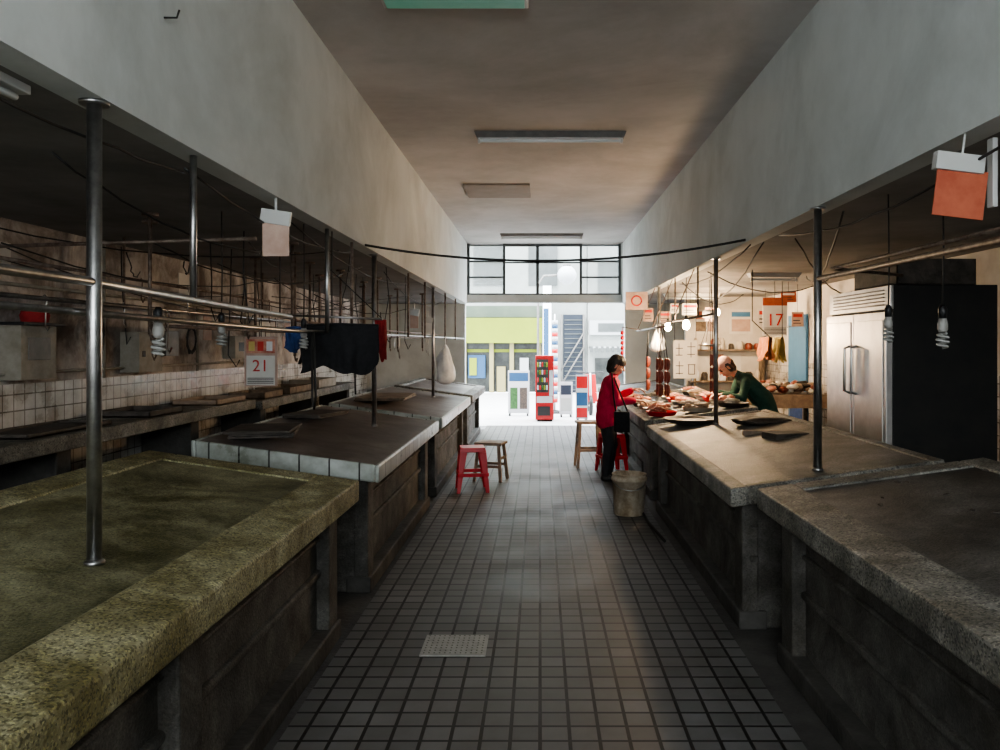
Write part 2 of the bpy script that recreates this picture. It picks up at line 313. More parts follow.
# ---------------------------------------------------------------- room shell
XL,XR=-1.47,1.66; ZB=2.48; ZC=3.7; YE=15.7; YR=-3.0; WL,WR=-3.5,3.9
B('floor').box((-1.09,YR,-.12),(1.09,YE+.3,0),'floor').done()
B('floor_stall_left').box((WL,YR,-.14),(-1.09,YE,-.04),'stallfloor').done()
B('floor_stall_right').box((1.09,YR,-.14),(WR,YE,-.04),'stallfloor').done()
B('wall_left').box((WL-.12,YR,-.04),(WL,YE,ZB),'dirty').done()
B('trim_1').box((WL,YR,.0),(WL+.012,YE,1.39),'wtile').done()
B('wall_right').box((WR,YR,-.04),(WR+.12,YE,ZB),'dirtyR').done()
B('trim_2').box((WR-.012,YR,0),(WR,YE,1.39),'wtile').done()
B('beam_left').box((XL-.13,YR,ZB),(XL,YE,ZC),'white').done()
B('beam_right').box((XR,YR,ZB),(XR+.13,YE,ZC),'white').done()
B('ceiling').box((XL-.13,YR,ZC),(XR+.13,YE+.2,ZC+.12),'ceil').done()
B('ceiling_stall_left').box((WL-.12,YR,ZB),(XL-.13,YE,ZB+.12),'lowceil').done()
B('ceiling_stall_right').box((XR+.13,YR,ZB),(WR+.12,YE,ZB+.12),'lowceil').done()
w=B('wall_end')
w.box((WL-.12,YE,-.1),(-1.51,YE+.2,ZB+.12),'white')
w.box((1.71,YE,-.1),(WR+.12,YE+.2,ZB+.12),'white')
w.box((-1.51,YE,2.50),(1.71,YE+.2,2.66),'white')
w.box((XL-.13,YE,2.60),(-1.47,YE+.2,ZC),'white'); w.box((1.63,YE,2.60),(XR+.13,YE+.2,ZC),'white')
w.done()
w=B('wall_rear_light_baffle')  # unseen wall added to cut sky light from behind; openings shaped for brightness
w.box((XL-.13,YR-.15,-.1),(XR+.13,YR,1.75),'white'); w.box((XL-.13,YR-.15,3.55),(XR+.13,YR,ZC+.12),'white')
w.box((XL-.13,YR-.15,1.75),(-1.25,YR,3.55),'white'); w.box((1.45,YR-.15,1.75),(XR+.13,YR,3.55),'white')
w.box((WL-.12,YR-.15,-.1),(XL-.13,YR,1.5),'white'); w.box((WL-.12,YR-.15,2.1),(XL-.13,YR,ZB+.12),'white')
w.box((WL-.12,YR-.15,1.5),(-3.1,YR,2.1),'white'); w.box((-2.0,YR-.15,1.5),(XL-.13,YR,2.1),'white')
w.box((XR+.13,YR-.15,-.1),(WR+.12,YR,ZB+.12),'white')
w.done()
M['frame']=mat('dark_window_frame',(.03,.035,.035),rough=.4)
gm=bpy.data.materials.new('window_glass'); gm.use_nodes=True
g=gm.node_tree.nodes['Principled BSDF']; g.inputs['Base Color'].default_value=(.8,.86,.86,1); g.inputs['Alpha'].default_value=.22; g.inputs['Roughness'].default_value=.1
M['wglass']=gm
for n,(a,b) in enumerate(((-1.47,-.70),(.80,1.63))):
    q=B('window_%d'%(n+1))
    for x in (a,b-.05,): q.box((x,YE+.03,2.66),(x+.05,YE+.12,3.69),'frame')
    for z in (2.66,3.0,3.32,3.65): q.box((a,YE+.04,z),(b,YE+.11,z+.035),'frame')
    q.box((a+.05,YE+.07,2.70),(b-.05,YE+.075,3.65),'wglass'); q.done()
q=B('window_3')
q.box((-.70,YE+.04,3.64),(.80,YE+.11,3.69),'frame'); q.box((-.70,YE+.04,2.66),(.80,YE+.11,2.69),'frame')
q.box((-.08,YE+.05,2.69),(-.02,YE+.10,3.64),'frame'); q.box((-.70,YE+.05,3.30),(.80,YE+.10,3.33),'frame')
q.done()
# ---------------------------------------------------------------- counters
def counter(side,x0,x1,y0,y1,z,rise,lip,rim,top,base='conc',edgetile=False,rimw=.16,rimh=.02):
    sg=-1 if side=='L' else 1
    X=lambda d: sg*(x0+d)
    W=x1-x0; zz=lambda d: z+rise*d/W
    b=B('market_counter',bevel=.012)
    def slab(d0,d1,ya,yb,dt,db,m):
        p=[(X(d0),ya,zz(d0)+db),(X(d1),ya,zz(d1)+db),(X(d1),yb,zz(d1)+db),(X(d0),yb,zz(d0)+db),
           (X(d0),ya,zz(d0)+dt),(X(d1),ya,zz(d1)+dt),(X(d1),yb,zz(d1)+dt),(X(d0),yb,zz(d0)+dt)]
        b.hexa(p,m)
    slab(.01,W-.01,y0+.01,y1-.01,-rimh,-lip,top)
    r=rimw
    if edgetile:
        for a in ((0,.03,y0,y1),(W-.03,W,y0,y1)): slab(*a,0,-lip,'wtileX')
        for a in ((.03,W-.03,y0,y0+.03),(.03,W-.03,y1-.03,y1)): slab(*a,0,-lip,'wtileXZ')
    else:
        slab(0,r,y0,y1,0,-lip,rim); slab(W-r*.7,W,y0,y1,0,-lip,rim)
        slab(r,W-r*.7,y0,y0+r*.8,0,-lip,rim); slab(r,W-r*.7,y1-r*.8,y1,0,-lip,rim)
    zb=z-lip
    b.box((X(.17),y0+.15,-.04),(X(W-.12),y1-.12,zb+.0),base)
    n=max(2,int((y1-y0)/1.9)+1)
    for i in range(n):
        yc=y0+.22+(y1-y0-.42)*i/(n-1)
        b.box((X(.10),yc-.09,-.04),(X(.2),yc+.09,zb+.0),base)
    b.box((X(.145),y0+.12,.36),(X(.2),y1-.12,.40),base)
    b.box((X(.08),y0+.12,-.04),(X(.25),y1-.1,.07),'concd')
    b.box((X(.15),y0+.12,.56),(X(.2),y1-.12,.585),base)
    return b.done()
counter('L',1.07,2.32,-1.2,4.62,.85,.18,.125,'moss','mossdark',rimw=.24,rimh=.010)
counter('L',1.07,2.32,5.18,8.25,.85,.17,.12,'brown','brown',edgetile=True,rimh=.006)
counter('L',1.07,2.32,8.55,12.0,.85,.17,.12,'terr','brown',edgetile=True,rimh=.006)
counter('L',1.07,2.32,12.4,15.2,.85,.17,.12,'terr','brown')
counter('R',1.18,2.42,-1.2,4.25,.87,.17,.11,'terr','terrdark',rimw=.2,rimh=.012)
counter('R',1.10,2.34,4.50,8.05,.82,.17,.11,'terr','terrmid',rimw=.1,rimh=.008)
counter('R',1.12,2.34,8.35,11.6,.84,.15,.11,'terr','terrmid',rimw=.08)
counter('R',1.12,2.34,12.0,15.1,.84,.15,.11,'terr','terrdark',rimw=.08)
for (y0,y1,z) in ((-1,8.1,1.09),(8.3,12.5,1.06)):
    b=B('wall_shelf_slab',bevel=.01)
    b.box((WL+.012,y0,z-.1),(-2.95,y1,z),'terr')
    y=y0+.3
    while y<y1:
        b.box((WL+.012,y-.08,-.04),(-3.05,y+.08,z-.1),'concd'); y+=1.9
    b.done()
# ---------------------------------------------------------------- poles & rails
def pole(x,y,z0,z1,r=.024,m='steel'):
    b=B('support_pole'); b.tube([(x,y,z0),(x,y,z1)],r,m,16)
    b.lathe((x,y,z1-.012),[(r*2,0),(r*2,.012)],m,16)
    b.lathe((x,y,z0),[(r*1.4,0),(r*1.4,.010),(r,.018)],m,16)
    return b.done()
xp=-1.52
pole(xp,2.66,.903,ZB,.024)
pole(xp,7.15,.905,ZB,.022)
pole(xp,11.1,.905,ZB,.022)
pole(1.68,4.72,.892,ZB,.024); pole(1.68,7.45,.892,ZB,.022); pole(1.68,11.0,.89,ZB,.022)
b=B('hanging_rail')
b.tube([(xp,-1,1.865),(xp,2.6,1.865),(xp,4.75,1.82)],.016,'steel',12)
b.tube([(xp-.05,-1,1.80),(xp-.05,4.9,1.74),(xp-.04,9,1.76),(xp,15.6,1.78)],.012,'steel',12)
for y in (3.42,5.57,6.3,9.0,10.3,12.5,14.0):
    b.tube([(xp,y,1.74 if y>3.5 else 1.84),(xp,y,ZB)],.015 if y<6 else .012,'steel' if y<6 else 'rust',10)
b.done()
b=B('hanging_rail')
b.tube([(1.68,-1,2.0),(1.68,4.72,2.05)],.015,'rust',12)
b.tube([(1.78,.5,2.07),(1.72,4.6,2.10),(2.6,5.6,2.15)],.011,'rust',10)
b.tube([(1.68,1.0,2.0),(1.68,1.0,ZB)],.012,'steel',10)
b.tube([(1.68,7.45,1.95),(1.68,11.0,1.95)],.012,'rust',10)
for y in (8.3,9.7): b.tube([(1.68,y,1.95),(1.68,y,ZB)],.01,'rust',10)
b.done()
b=B('hanging_meat_hook_frame')
def rod(x,y,z0,z1,r=.013): b.tube([(x,y,z0),(x,y,z1)],r,'rust',8)
for x,y,z0 in ((-2.45,4.9,1.75),(-2.6,5.2,1.72),(-2.3,7.8,1.6),(-2.6,9.2,1.6),(-2.3,10.2,1.6),(-2.0,6.3,1.7),(-2.2,8.6,1.7),(-2.1,11.5,1.6),(-1.9,12.6,1.6),(-2.0,9.6,1.7),(-2.5,13,1.6),(-2.2,7.0,1.55),(-2.7,7.4,1.5),(-2.5,11,1.6)):
    rod(x,y,z0,ZB); b.lathe((x,y,ZB-.02),[(.05,0),(.05,.02)],'rust',12)
    b.tube([(x,y,z0),(x,y+.02,z0-.04),(x,y+.05,z0-.05),(x,y+.07,z0-.02)],.007,'rust',6)
b.tube([(-2.45,4.9,1.78),(-2.6,5.2,1.78),(-2.5,9.2,1.78),(-2.3,15,1.78)],.013,'rust',8)
b.tube([(-2.0,6.3,1.85),(-2.2,8.6,1.85),(-2.0,15,1.85)],.012,'rust',8)
b.tube([(-3.2,3,1.95),(-3.2,15,1.95)],.015,'steel',8)
b.tube([(-2.9,3.2,2.12),(-2.85,14,2.1)],.011,'rust',8); b.tube([(-3.3,4.4,2.2),(-1.6,4.4,2.25)],.011,'rust',8)
for y in (3.2,6,9,12): b.tube([(-3.2,y,1.95),(-3.2,y,ZB)],.01,'rust',8)
for i in range(30):
    xx,zz_=random.choice([(-3.2,1.95),(-2.2,1.83),(xp-.05,1.74),(-2.5,1.77),(-2.87,2.1)]); y=random.uniform(4.5,13.5); l=random.uniform(.08,.22)
    b.tube([(xx,y-.02,zz_+.012),(xx,y,zz_+.028),(xx,y+.02,zz_+.01),(xx,y+.005,zz_-.06),(xx,y,zz_-l),(xx,y+.025,zz_-l-.03),(xx,y+.05,zz_-l)],.005,random.choice(['rust','steel']),6)
b.done()
b=B('wall_conduit_pipe')
for y,z0,z1,r in ((4.7,1.39,2.48,.014),(6.2,1.39,2.48,.018),(7.9,1.39,2.48,.014),(9.2,1.39,2.48,.018)): b.tube([(WL+.03,y,z0),(WL+.03,y,z1)],r,'beige',10)
b.tube([(WL+.03,3.5,2.05),(WL+.03,12,2.05)],.014,'beige',10); b.tube([(WL+.03,3.5,1.46),(WL+.03,9.2,1.46)],.012,'beige',10)
b.done()
# ---------------------------------------------------------------- cables
def sag(a,b_,s,n=12,j=.0):
    a=Vector(a); b_=Vector(b_); out=[]
    for i in range(n+1):
        t=i/n; p=a.lerp(b_,t); p.z-=4*s*t*(1-t); p+=Vector((random.uniform(-j,j),random.uniform(-j,j),random.uniform(-j,j))) if 0<i<n else Vector(); out.append(p)
    return out
b=B('electric_cable')
b.tube(sag((XL,6.55,2.49),(XR,6.3,2.50),.15,n=20),.010,'cable',8); b.done()
b=B('electric_cable')
for a,c,s in (((-1.55,1.2,2.44),(-1.55,3.4,2.40),.06),((-1.55,3.4,2.42),(-1.58,6.5,2.42),.09),((-3.4,4,2.4),(-1.6,6.2,2.4),.15),((-3.45,5,2.2),(-3.3,9,2.25),.12),
              ((-2.0,3.2,2.44),(-1.6,4.6,2.2),.1),((-2.45,4.9,2.3),(-1.6,7.0,2.35),.2),((-1.6,5,2.44),(-1.6,9.5,2.4),.12),((-3.4,7,2.1),(-2.2,10.5,2.3),.2),
              ((-1.6,8,2.4),(-1.6,13,2.4),.2),((-3.45,4.6,2.35),(-3.45,8.8,2.0),.1),((-2.9,4.2,2.2),(-2.5,7.5,2.3),.15)):
    b.tube(sag(a,c,s,j=.006),.005,'cable',6)
for i in range(12):
    y0=random.uniform(4.2,10.5); x0=random.choice([-3.45,-2.9,-2.4,-2.0,-1.62]); x1=random.choice([-3.45,-2.9,-2.4,-2.0,-1.62])
    b.tube(sag((x0,y0,random.uniform(2.1,2.45)),(x1,y0+random.uniform(.6,2.6),random.uniform(1.9,2.45)),random.uniform(.05,.2),j=.008),random.choice([.004,.005]),'cable',6)
for i in range(11):
    x=random.choice([-3.45,-2.6,-2.1,-1.6]); y=random.uniform(4.5,11); z0=random.uniform(1.45,1.85)
    b.tube([(x,y,2.46),(x+random.uniform(-.03,.03),y+.03,2.15),(x+random.uniform(-.04,.04),y,z0+.1),(x+.02,y+.05,z0),(x+.05,y+.05,z0+.06)],.005,'cable',6)
for yc,zc_ in ((6.05,1.75),(7.7,1.7)):
    b.tube([(-3.44,yc+.10*math.cos(t*.7)+.01*math.sin(t*2.3),zc_+.13*math.sin(t*.7)+.02*math.cos(t*1.7)) for t in range(40)],.006,'cable',6)
b.done()
b=B('electric_cable')
for a,c,s in (((1.7,6.3,2.46),(1.72,9.6,2.4),.1),((1.75,4.5,2.42),(2.9,8.5,2.4),.2),((1.8,5.5,2.4),(3.8,9.5,2.3),.15),((1.72,2.5,2.44),(1.72,5.6,2.44),.12),((1.75,9.6,2.42),(3.0,11.5,2.4),.2),((1.72,6,2.44),(2.3,11.5,2.4),.25),((1.72,8,2.4),(3.4,9.2,2.42),.18)):
    b.tube(sag(a,c,s,j=.006),.006,'cable',6)
b.done()
b=B('wall_hook'); b.tube([(XL,3.05,2.93),(XL+.05,3.05,2.93),(XL+.06,3.05,2.96)],.004,'cable',6); b.done()
# ---------------------------------------------------------------- light fixtures
def fixture(x0,x1,y,z=ZC,name='fluorescent_light_fixture',body='fixt'):
    b=B(name,bevel=.004)
    b.hexa([(x0+.02,y-.045,z-.05),(x1-.02,y-.045,z-.05),(x1-.02,y+.045,z-.05),(x0+.02,y+.045,z-.05),(x0,y-.09,z),(x1,y-.09,z),(x1,y+.09,z),(x0,y+.09,z)],body)
    b.tube([(x0+.05,y,z-.075),(x1-.05,y,z-.075)],.016,'tube',12)
    for x in (x0+.03,x1-.05): b.box((x,y-.02,z-.1),(x+.02,y+.02,z-.045),'whitep')
    return b.done()
fixture(-.63,.83,7.55); fixture(-.74,.80,14.4)
b=B('ceiling_hatch_panel',bevel=.004); b.box((-.98,9.9,ZC-.025),(-.13,10.75,ZC),'panel'); b.done()
b=B('fluorescent_light_fixture',bevel=.004); b.box((-.93,4.35,ZC-.04),(-.07,4.66,ZC),'whitep'); b.box((-.91,4.37,ZC-.05),(-.09,4.64,ZC-.04),'greenp'); b.done()
fixture(2.4,3.0,9.0,ZB,body='whitep'); fixture(2.0,2.9,12.6,ZB,body='whitep')
b=B('fluorescent_light_fixture',bevel=.004); b.box((-1.69,1.95,ZB-.03),(-1.63,2.5,ZB),'whitep'); b.tube([(-1.66,1.98,ZB-.045),(-1.66,2.47,ZB-.045)],.012,'tube'); b.done()
def cfl(x,y,z,ztop,R=.017,twist=3.2):
    b=B('hanging_cfl_bulb')
    b.lathe((x,y,z),[(.010,.07),(.017,.065),(.023,.04),(.023,.015),(.017,0)],'cflbase',18)
    b.lathe((x,y,z+.065),[(.018,0),(.02,.045),(.01,.065)],'black',14)
    b.tube([(x,y,z+.12),(x+.004,y,(z+ztop)/2),(x,y,ztop)],.004,'cable',6)
    pts=[]
    for i in range(46):
        t=i/45; a=t*twist*2*math.pi; pts.append((x+R*math.cos(a)*(1+.4*math.sin(t*math.pi)),y+R*math.sin(a)*(1+.4*math.sin(t*math.pi)),z-.004-.07*t))
    b.tube(pts,.0065,'glass',7); return b.done()
cfl(-1.60,3.27,1.68,1.80); cfl(-1.98,4.85,1.72,2.48,.022); cfl(1.90,3.68,1.71,2.48,.018); cfl(1.92,4.3,1.74,2.48)
cfl(-1.62,5.35,1.70,2.48,.02)
def litbulb(x,y,z,ztop,watts):
    b=B('hanging_lit_bulb')
    b.lathe((x,y,z),[(.012,-.06),(.036,-.042),(.046,-.005),(.036,.035),(.016,.06)],'bulbon',18)
    b.lathe((x,y,z+.055),[(.018,0),(.02,.05),(.01,.06)],'black',12)
    b.tube([(x,y,z+.11),(x,y,ztop)],.005,'cable',6); o=b.done()
    l=bpy.data.lights.new('bulb_glow','POINT'); l.energy=watts; l.color=(1,.70,.42); l.shadow_soft_size=.06
    lo=bpy.data.objects.new('bulb_glow',l); COL.objects.link(lo); lo.location=(x,y,z-.13); lo.parent=o
    return o
litbulb(1.80,9.6,1.90,ZB,72); litbulb(1.74,10.6,1.90,ZB,32); litbulb(2.7,11.9,2.15,ZB,80)
# ---------------------------------------------------------------- signs, calendars
def card(name,x,y,ztop,w,h,m,clip=True,num=None,numsize=.1,hang=False):
    b=B(name,bevel=.002)
    b.box((x-w/2,y-.005,ztop-h),(x+w/2,y+.005,ztop),m)
    if clip:
        b.box((x-w/2-.01,y-.012,ztop-.05),(x+w/2+.01,y+.012,ztop+.03),'whitep',rot=(.15,'Y'))
        b.tube([(x,y,ztop+.02),(x,y,ztop+.10)],.008,'whitep',8)
    if hang: b.tube([(x,y,ztop-.01),(x,y,ZB)],.003,'cable',5)
    if hang and m!='redcloth':
        b.box((x-w*.38,y-.008,ztop-h*.35),(x+w*.38,y-.005,ztop-h*.15),'redink' if m!='orange' else 'paper')
        b.box((x-w*.38,y-.008,ztop-h*.62),(x+w*.2,y-.005,ztop-h*.55),'ink'); b.box((x-w*.38,y-.008,ztop-h*.80),(x+w*.3,y-.005,ztop-h*.74),'ink')
    o=b.done()
    if num:
        text(num,(x,y-.008,ztop-h*.6),numsize,'redink',o)
    return o
card('hanging_price_sign',-1.49,4.40,2.38,.15,.23,'pale')
b=B('hanging_price_sign',bevel=.002)
b.box((1.55,3.06,2.15),(1.75,3.07,2.34),'orange',rot=(.12,'Y')); b.box((1.55,3.045,2.33),(1.74,3.085,2.40),'whitep',rot=(.12,'Y')); b.box((1.765,3.04,2.19),(1.785,3.08,2.46),'whitep')
b.tube([(1.66,3.065,2.40),(1.67,3.065,2.48)],.005,'whitep',6); b.done()
o=card('wall_calendar',-2.36,6.6,1.72,.28,.42,'pale',False)
b=B('calendar_page'); b.box((-2.48,6.588,1.31),(-2.24,6.595,1.56),'paper'); b.box((-2.48,6.588,1.58),(-2.24,6.595,1.70),'meat')
for i in range(4): b.box((-2.47,6.585,1.325+i*.014),(-2.25,6.588,1.331+i*.014),'ink')
for i in range(3): b.box((-2.46+i*.075,6.585,1.60),(-2.41+i*.075,6.588,1.68),['yellowcloth','redink','bag'][i])
b.tube([(-2.36,6.6,1.71),(-2.36,6.6,2.48)],.004,'cable',5); h=b.done(); h.parent=o; text('21',(-2.36,6.583,1.47),.14,'redink',o)
card('hanging_price_sign',-1.5,9.3,2.05,.10,.20,'pale'); card('hanging_price_sign',-1.52,10.6,2.0,.10,.20,'paper')
# ---------------------------------------------------------------- left wall boxes
b=B('electric_meter_box',bevel=.008); b.box((WL,5.05,1.42),(WL+.14,5.42,1.78),'beige'); b.box((WL,5.02,1.78),(WL+.18,5.46,1.80),'black'); b.lathe((WL+.1,5.25,1.80),[(.08,0),(.09,.05),(.07,.10),(.03,.12)],'redcloth',18)
b.box((WL+.14,5.12,1.55),(WL+.145,5.35,1.70),'fixt'); b.done()
b=B('electric_meter_box',bevel=.008); b.box((WL,6.5,1.42),(WL+.16,6.9,1.76),'beige'); b.box((WL,7.05,1.55),(WL+.12,7.3,1.78),'fixt'); b.box((WL+.16,6.55,1.55),(WL+.165,6.6,1.6),'black'); b.done()
b=B('electric_meter_box',bevel=.008); b.box((WL,8.6,1.5),(WL+.14,8.95,1.75),'beige'); b.box((WL+.14,8.7,1.58),(WL+.145,8.85,1.68),'black'); b.done()
b=B('wall_notice_paper')
for y,z,w_,h_,m in ((7.55,2.1,.3,.25,'paper'),(8.1,1.7,.2,.3,'pale'),(9.6,1.7,.5,.3,'paper'),(10.6,1.6,.3,.4,'pale'),(4.9,2.12,.25,.2,'paper')):
    b.box((WL,y,z),(WL+.006,y+w_,z+h_),m)
b.done()
def crate(x,y,z,w,d,h,m='wood'):
    z+=.001
    b=B('wooden_tray',bevel=.004)
    b.box((x,y,z),(x+w,y+d,z+.015),m)
    b.box((x,y,z),(x+.015,y+d,z+h),m); b.box((x+w-.015,y,z),(x+w,y+d,z+h),m)
    b.box((x,y,z),(x+w,y+.015,z+h),m); b.box((x,y+d-.015,z),(x+w,y+d,z+h),m)
    return b.done()
crate(-3.42,6.0,1.09,.42,.55,.05,'woodd'); crate(-3.4,8.5,1.06,.4,.6,.07); crate(-3.4,9.3,1.06,.42,.9,.08); crate(-3.4,4.6,1.09,.38,.9,.03,'woodd'); crate(-3.4,7.2,1.09,.42,.7,.05,'woods'); crate(-3.38,10.5,1.06,.4,.9,.12,'beige')
def boards(x,y,zf,n,w,l,m='woodd',ang=0,name='stacked_cutting_board'):
    b=B(name,bevel=.004)
    for i in range(n):
        z=zf+.018*i
        b.box((x-w/2+random.uniform(-.03,.03),y-l/2+random.uniform(-.03,.03),z),(x+w/2,y+l/2,z+.017),m,rot=(ang+random.uniform(-.1,.1),'Z'))
    return b.done()
def ztop(side,x,x0,z,rise,W=1.25,rimh=.006): return z+rise*(abs(x)-x0)/W-rimh
o=boards(-2.0,5.65,.0,3,.45,.55,ang=.2); o.location.z=ztop('L',2.0,1.07,.85,.17)+.032
o=boards(-2.05,7.1,.0,2,.4,.5,'woodd',ang=-.3); o.location.z=ztop('L',2.05,1.07,.85,.17)+.03
o=boards(-2.62,5.0,.0,3,.5,.7,ang=.1); o.location.z=.80
o=boards(-1.9,9.6,.0,2,.6,1.0,'wood',ang=.1); o.location.z=ztop('L',1.9,1.07,.85,.17)+.04
b=B('wooden_trestle',bevel=.005); b.box((-2.85,4.5,.74),(-2.4,5.5,.80),'woodd')
for x in (-2.82,-2.48):
    for y in (4.55,5.4): b.box((x,y,-.04),(x+.05,y+.05,.74),'woodd')
b.done()
b=B('scattered_scraps')
for i in range(40):
    x=random.uniform(1.5,2.3); y=random.uniform(-.0,4.0); z=.87+.17*(x-1.18)/1.24-.012
    b.blob((x,y,z+.003),(random.uniform(.006,.025),random.uniform(.006,.025),.005),'woodd',.5,1,i)
b.done()
b=B('knife_and_tray',bevel=.003)
zz=.82+.17*(1.95-1.1)/1.24
b.box((1.7,6.5,zz-.06),(2.05,6.56,zz+.0),'wood'); b.box((1.8,6.1,zz-.06),(2.1,6.3,zz+.02),'woodd',rot=(.3,'Z')); b.done()
# ---------------------------------------------------------------- hanging cloths/bags
def drape(name,x,y0,y1,zr,drop,m,amp=.04,seed=0):
    b=B(name)
    def f(sx):
        def fn(u,v):
            y=y0+(y1-y0)*u; d=v*drop*(1+.25*noise.noise(Vector((u*4+seed,sx*3,1.3))))
            off=amp*noise.noise(Vector((u*6+seed,v*1.5,sx*2)))*v*2+sx*(.018+.03*v)
            return Vector((x+off,y+.04*noise.noise(Vector((v*3,seed,u)))*v,zr+.02-d))
        return fn
    b.grid(f(1),24,12,m); b.grid(f(-1),24,12,m)
    b.grid(lambda u,v:Vector((x-.018+.036*v,y0+(y1-y0)*u,zr+.02+.006*math.sin(v*math.pi))),24,2,m)
    bmesh.ops.remove_doubles(b.bm,verts=b.bm.verts[:],dist=.0008)
    return b.done()
def hungcloth(name,x0,x1,y,zr,drop,m,seed=0,hanger=True,rag=.35):
    b=B(name)
    def f(sg):
        def fn(u,v):
            x=x0+(x1-x0)*u; d=v*drop*(1+rag*noise.noise(Vector((u*3.3+seed,2,1.3))))
            off=.035*noise.noise(Vector((u*7+seed,v*1.5,3)))*(.3+v)*2+sg*(.012+.025*math.sin(v*2.6)*math.sin(u*math.pi))
            sh=.03*abs(u-.5)*2 if hanger else 0
            return Vector((x+.03*noise.noise(Vector((v*3,seed,u*2)))*v,y+off,zr-sh-d))
        return fn
    b.grid(f(1),22,14,m); b.grid(f(-1),22,14,m)
    b.tube([(x0,y,zr),((x0+x1)/2,y,zr+.01),(x1,y,zr)],.012,m,8)
    b.tube([((x0+x1)/2,y,zr+.01),((x0+x1)/2,y,zr+.08)],.005,'cable',6)
    return b.done()
hungcloth('hanging_black_tarp',-1.74,-1.18,5.70,1.79,.32,'blackcloth',1,False,.5)
b=B('cloth_hanging_bar'); b.tube([(-1.9,5.7,1.87),(-1.15,5.7,1.84)],.009,'steel',8)
for x in (-1.9,-1.52): b.tube([(x,5.7,1.86),(x,5.7,2.48)],.005,'cable',6)
b.tube([(-1.15,5.7,1.84),(-1.53,5.7,2.2)],.004,'cable',6); b.done()
b=B('hanging_black_strap'); b.tube([(xp+.01,5.2,1.74),(xp+.02,5.22,1.3),(xp,5.25,1.22),(xp-.02,5.28,1.3),(xp-.03,5.3,1.74)],.008,'cable',6); b.tube([(xp+.02,6.3,1.76),(xp+.03,6.3,1.25)],.007,'cable',6); b.done()
hungcloth('hanging_red_cloth',-1.46,-1.36,6.9,1.86,.36,'redcloth',4,False)
hungcloth('hanging_blue_cloth',-2.02,-1.86,6.2,1.78,.16,'bluecloth',8,False)
drape('hanging_grey_cloth',-2.5,8.3,8.6,1.80,.35,'blackcloth',.05,11)
def bag(x,y,zt,h,r,m='bag',name='hanging_plastic_bag',ztie=None):
    b=B(name)
    k=b.mi(m); rings=[]
    for i in range(16):
        t=i/15; rr=r*(math.sin(min(1,t*1.25)*math.pi*.5)**.8)*(1 if t<.85 else math.sqrt(max(.05,1-((t-.85)/.16)**2)))+.008
        ring=[]
        for j in range(26):
            a=2*math.pi*j/26; q=rr*(1+.35*noise.noise(Vector((math.cos(a)*2.6,math.sin(a)*2.6,t*4+x*5))))
            ring.append(b.bm.verts.new((x+q*math.cos(a)*.9,y+q*math.sin(a),zt-h*t)))
        rings.append(ring)
    for p,q in zip(rings,rings[1:]):
        for j in range(26): b.face([p[j],p[(j+1)%26],q[(j+1)%26],q[j]],k,True)
    b.face(rings[0][::-1],k); b.face(rings[-1],k)
    b.tube([(x,y-.02,zt-.03),(x,y,(ztie or zt+.09)),(x,y+.02,zt-.03)],.006,m,6)
    return b.done()
bag(-1.42,11.7,1.66,.60,.15,ztie=1.78); bag(1.62,10.9,1.85,.3,.08,ztie=1.95); bag(1.9,12.6,1.9,.35,.12,ztie=2.48)
drape('hanging_orange_cloth',2.75,9.3,9.7,1.72,.26,'orangecloth',.04,14); drape('hanging_yellow_cloth',2.95,9.5,9.8,1.72,.28,'yellowcloth',.04,15)
b=B('clothes_line'); b.tube([(2.34,8.6,1.92),(2.75,9.3,1.735),(2.75,9.7,1.735),(3.3,11.2,1.8),(3.88,12.0,1.95)],.006,'cable',6); b.tube([(2.95,9.5,1.735),(2.95,9.8,1.735)],.006,'cable',6);b.tube([(2.95,9.5,1.735),(2.95,9.5,2.48)],.004,'cable',6);b.tube([(2.34,8.6,1.92),(2.34,8.6,2.48)],.006,'cable',6); b.done()
# ---------------------------------------------------------------- stools
def wood_stool(x,y,h,w=.30,ang=0):
    b=B('wooden_stool',bevel=.004)
    R=Matrix.Rotation(ang,3,'Z'); P=lambda a,c,z: Vector((x,y,0))+R@Vector((a,c,0))+Vector((0,0,z))
    t=.035; hw=w/2
    b.hexa([P(a*hw,c*hw*.85,z) for z in (h-t,h) for a,c in ((-1,-1),(1,-1),(1,1),(-1,1))],'woods')
    for a,c in ((-1,-1),(1,-1),(1,1),(-1,1)):
        top=(a*hw*.75,c*hw*.6); bot=(a*hw*.98,c*hw*.85); q=.018
        b.hexa([P(bot[0]+i*q,bot[1]+j*q,0) for i,j in ((-1,-1),(1,-1),(1,1),(-1,1))]+[P(top[0]+i*q,top[1]+j*q,h-t) for i,j in ((-1,-1),(1,-1),(1,1),(-1,1))],'woods')
    for c in (-1,1):
        b.hexa([P(a,c*hw*.77+d,z) for z in (h*.35,h*.35+.035) for a,d in ((-hw*.88,-.01),(hw*.88,-.01),(hw*.88,.01),(-hw*.88,.01))],'woods')
        b.hexa([P(c*hw*.84+d,a,z) for z in (h*.55,h*.55+.035) for d,a in ((-.01,-hw*.7),(.01,-hw*.7),(.01,hw*.7),(-.01,hw*.7))],'woods')
    return b.done()
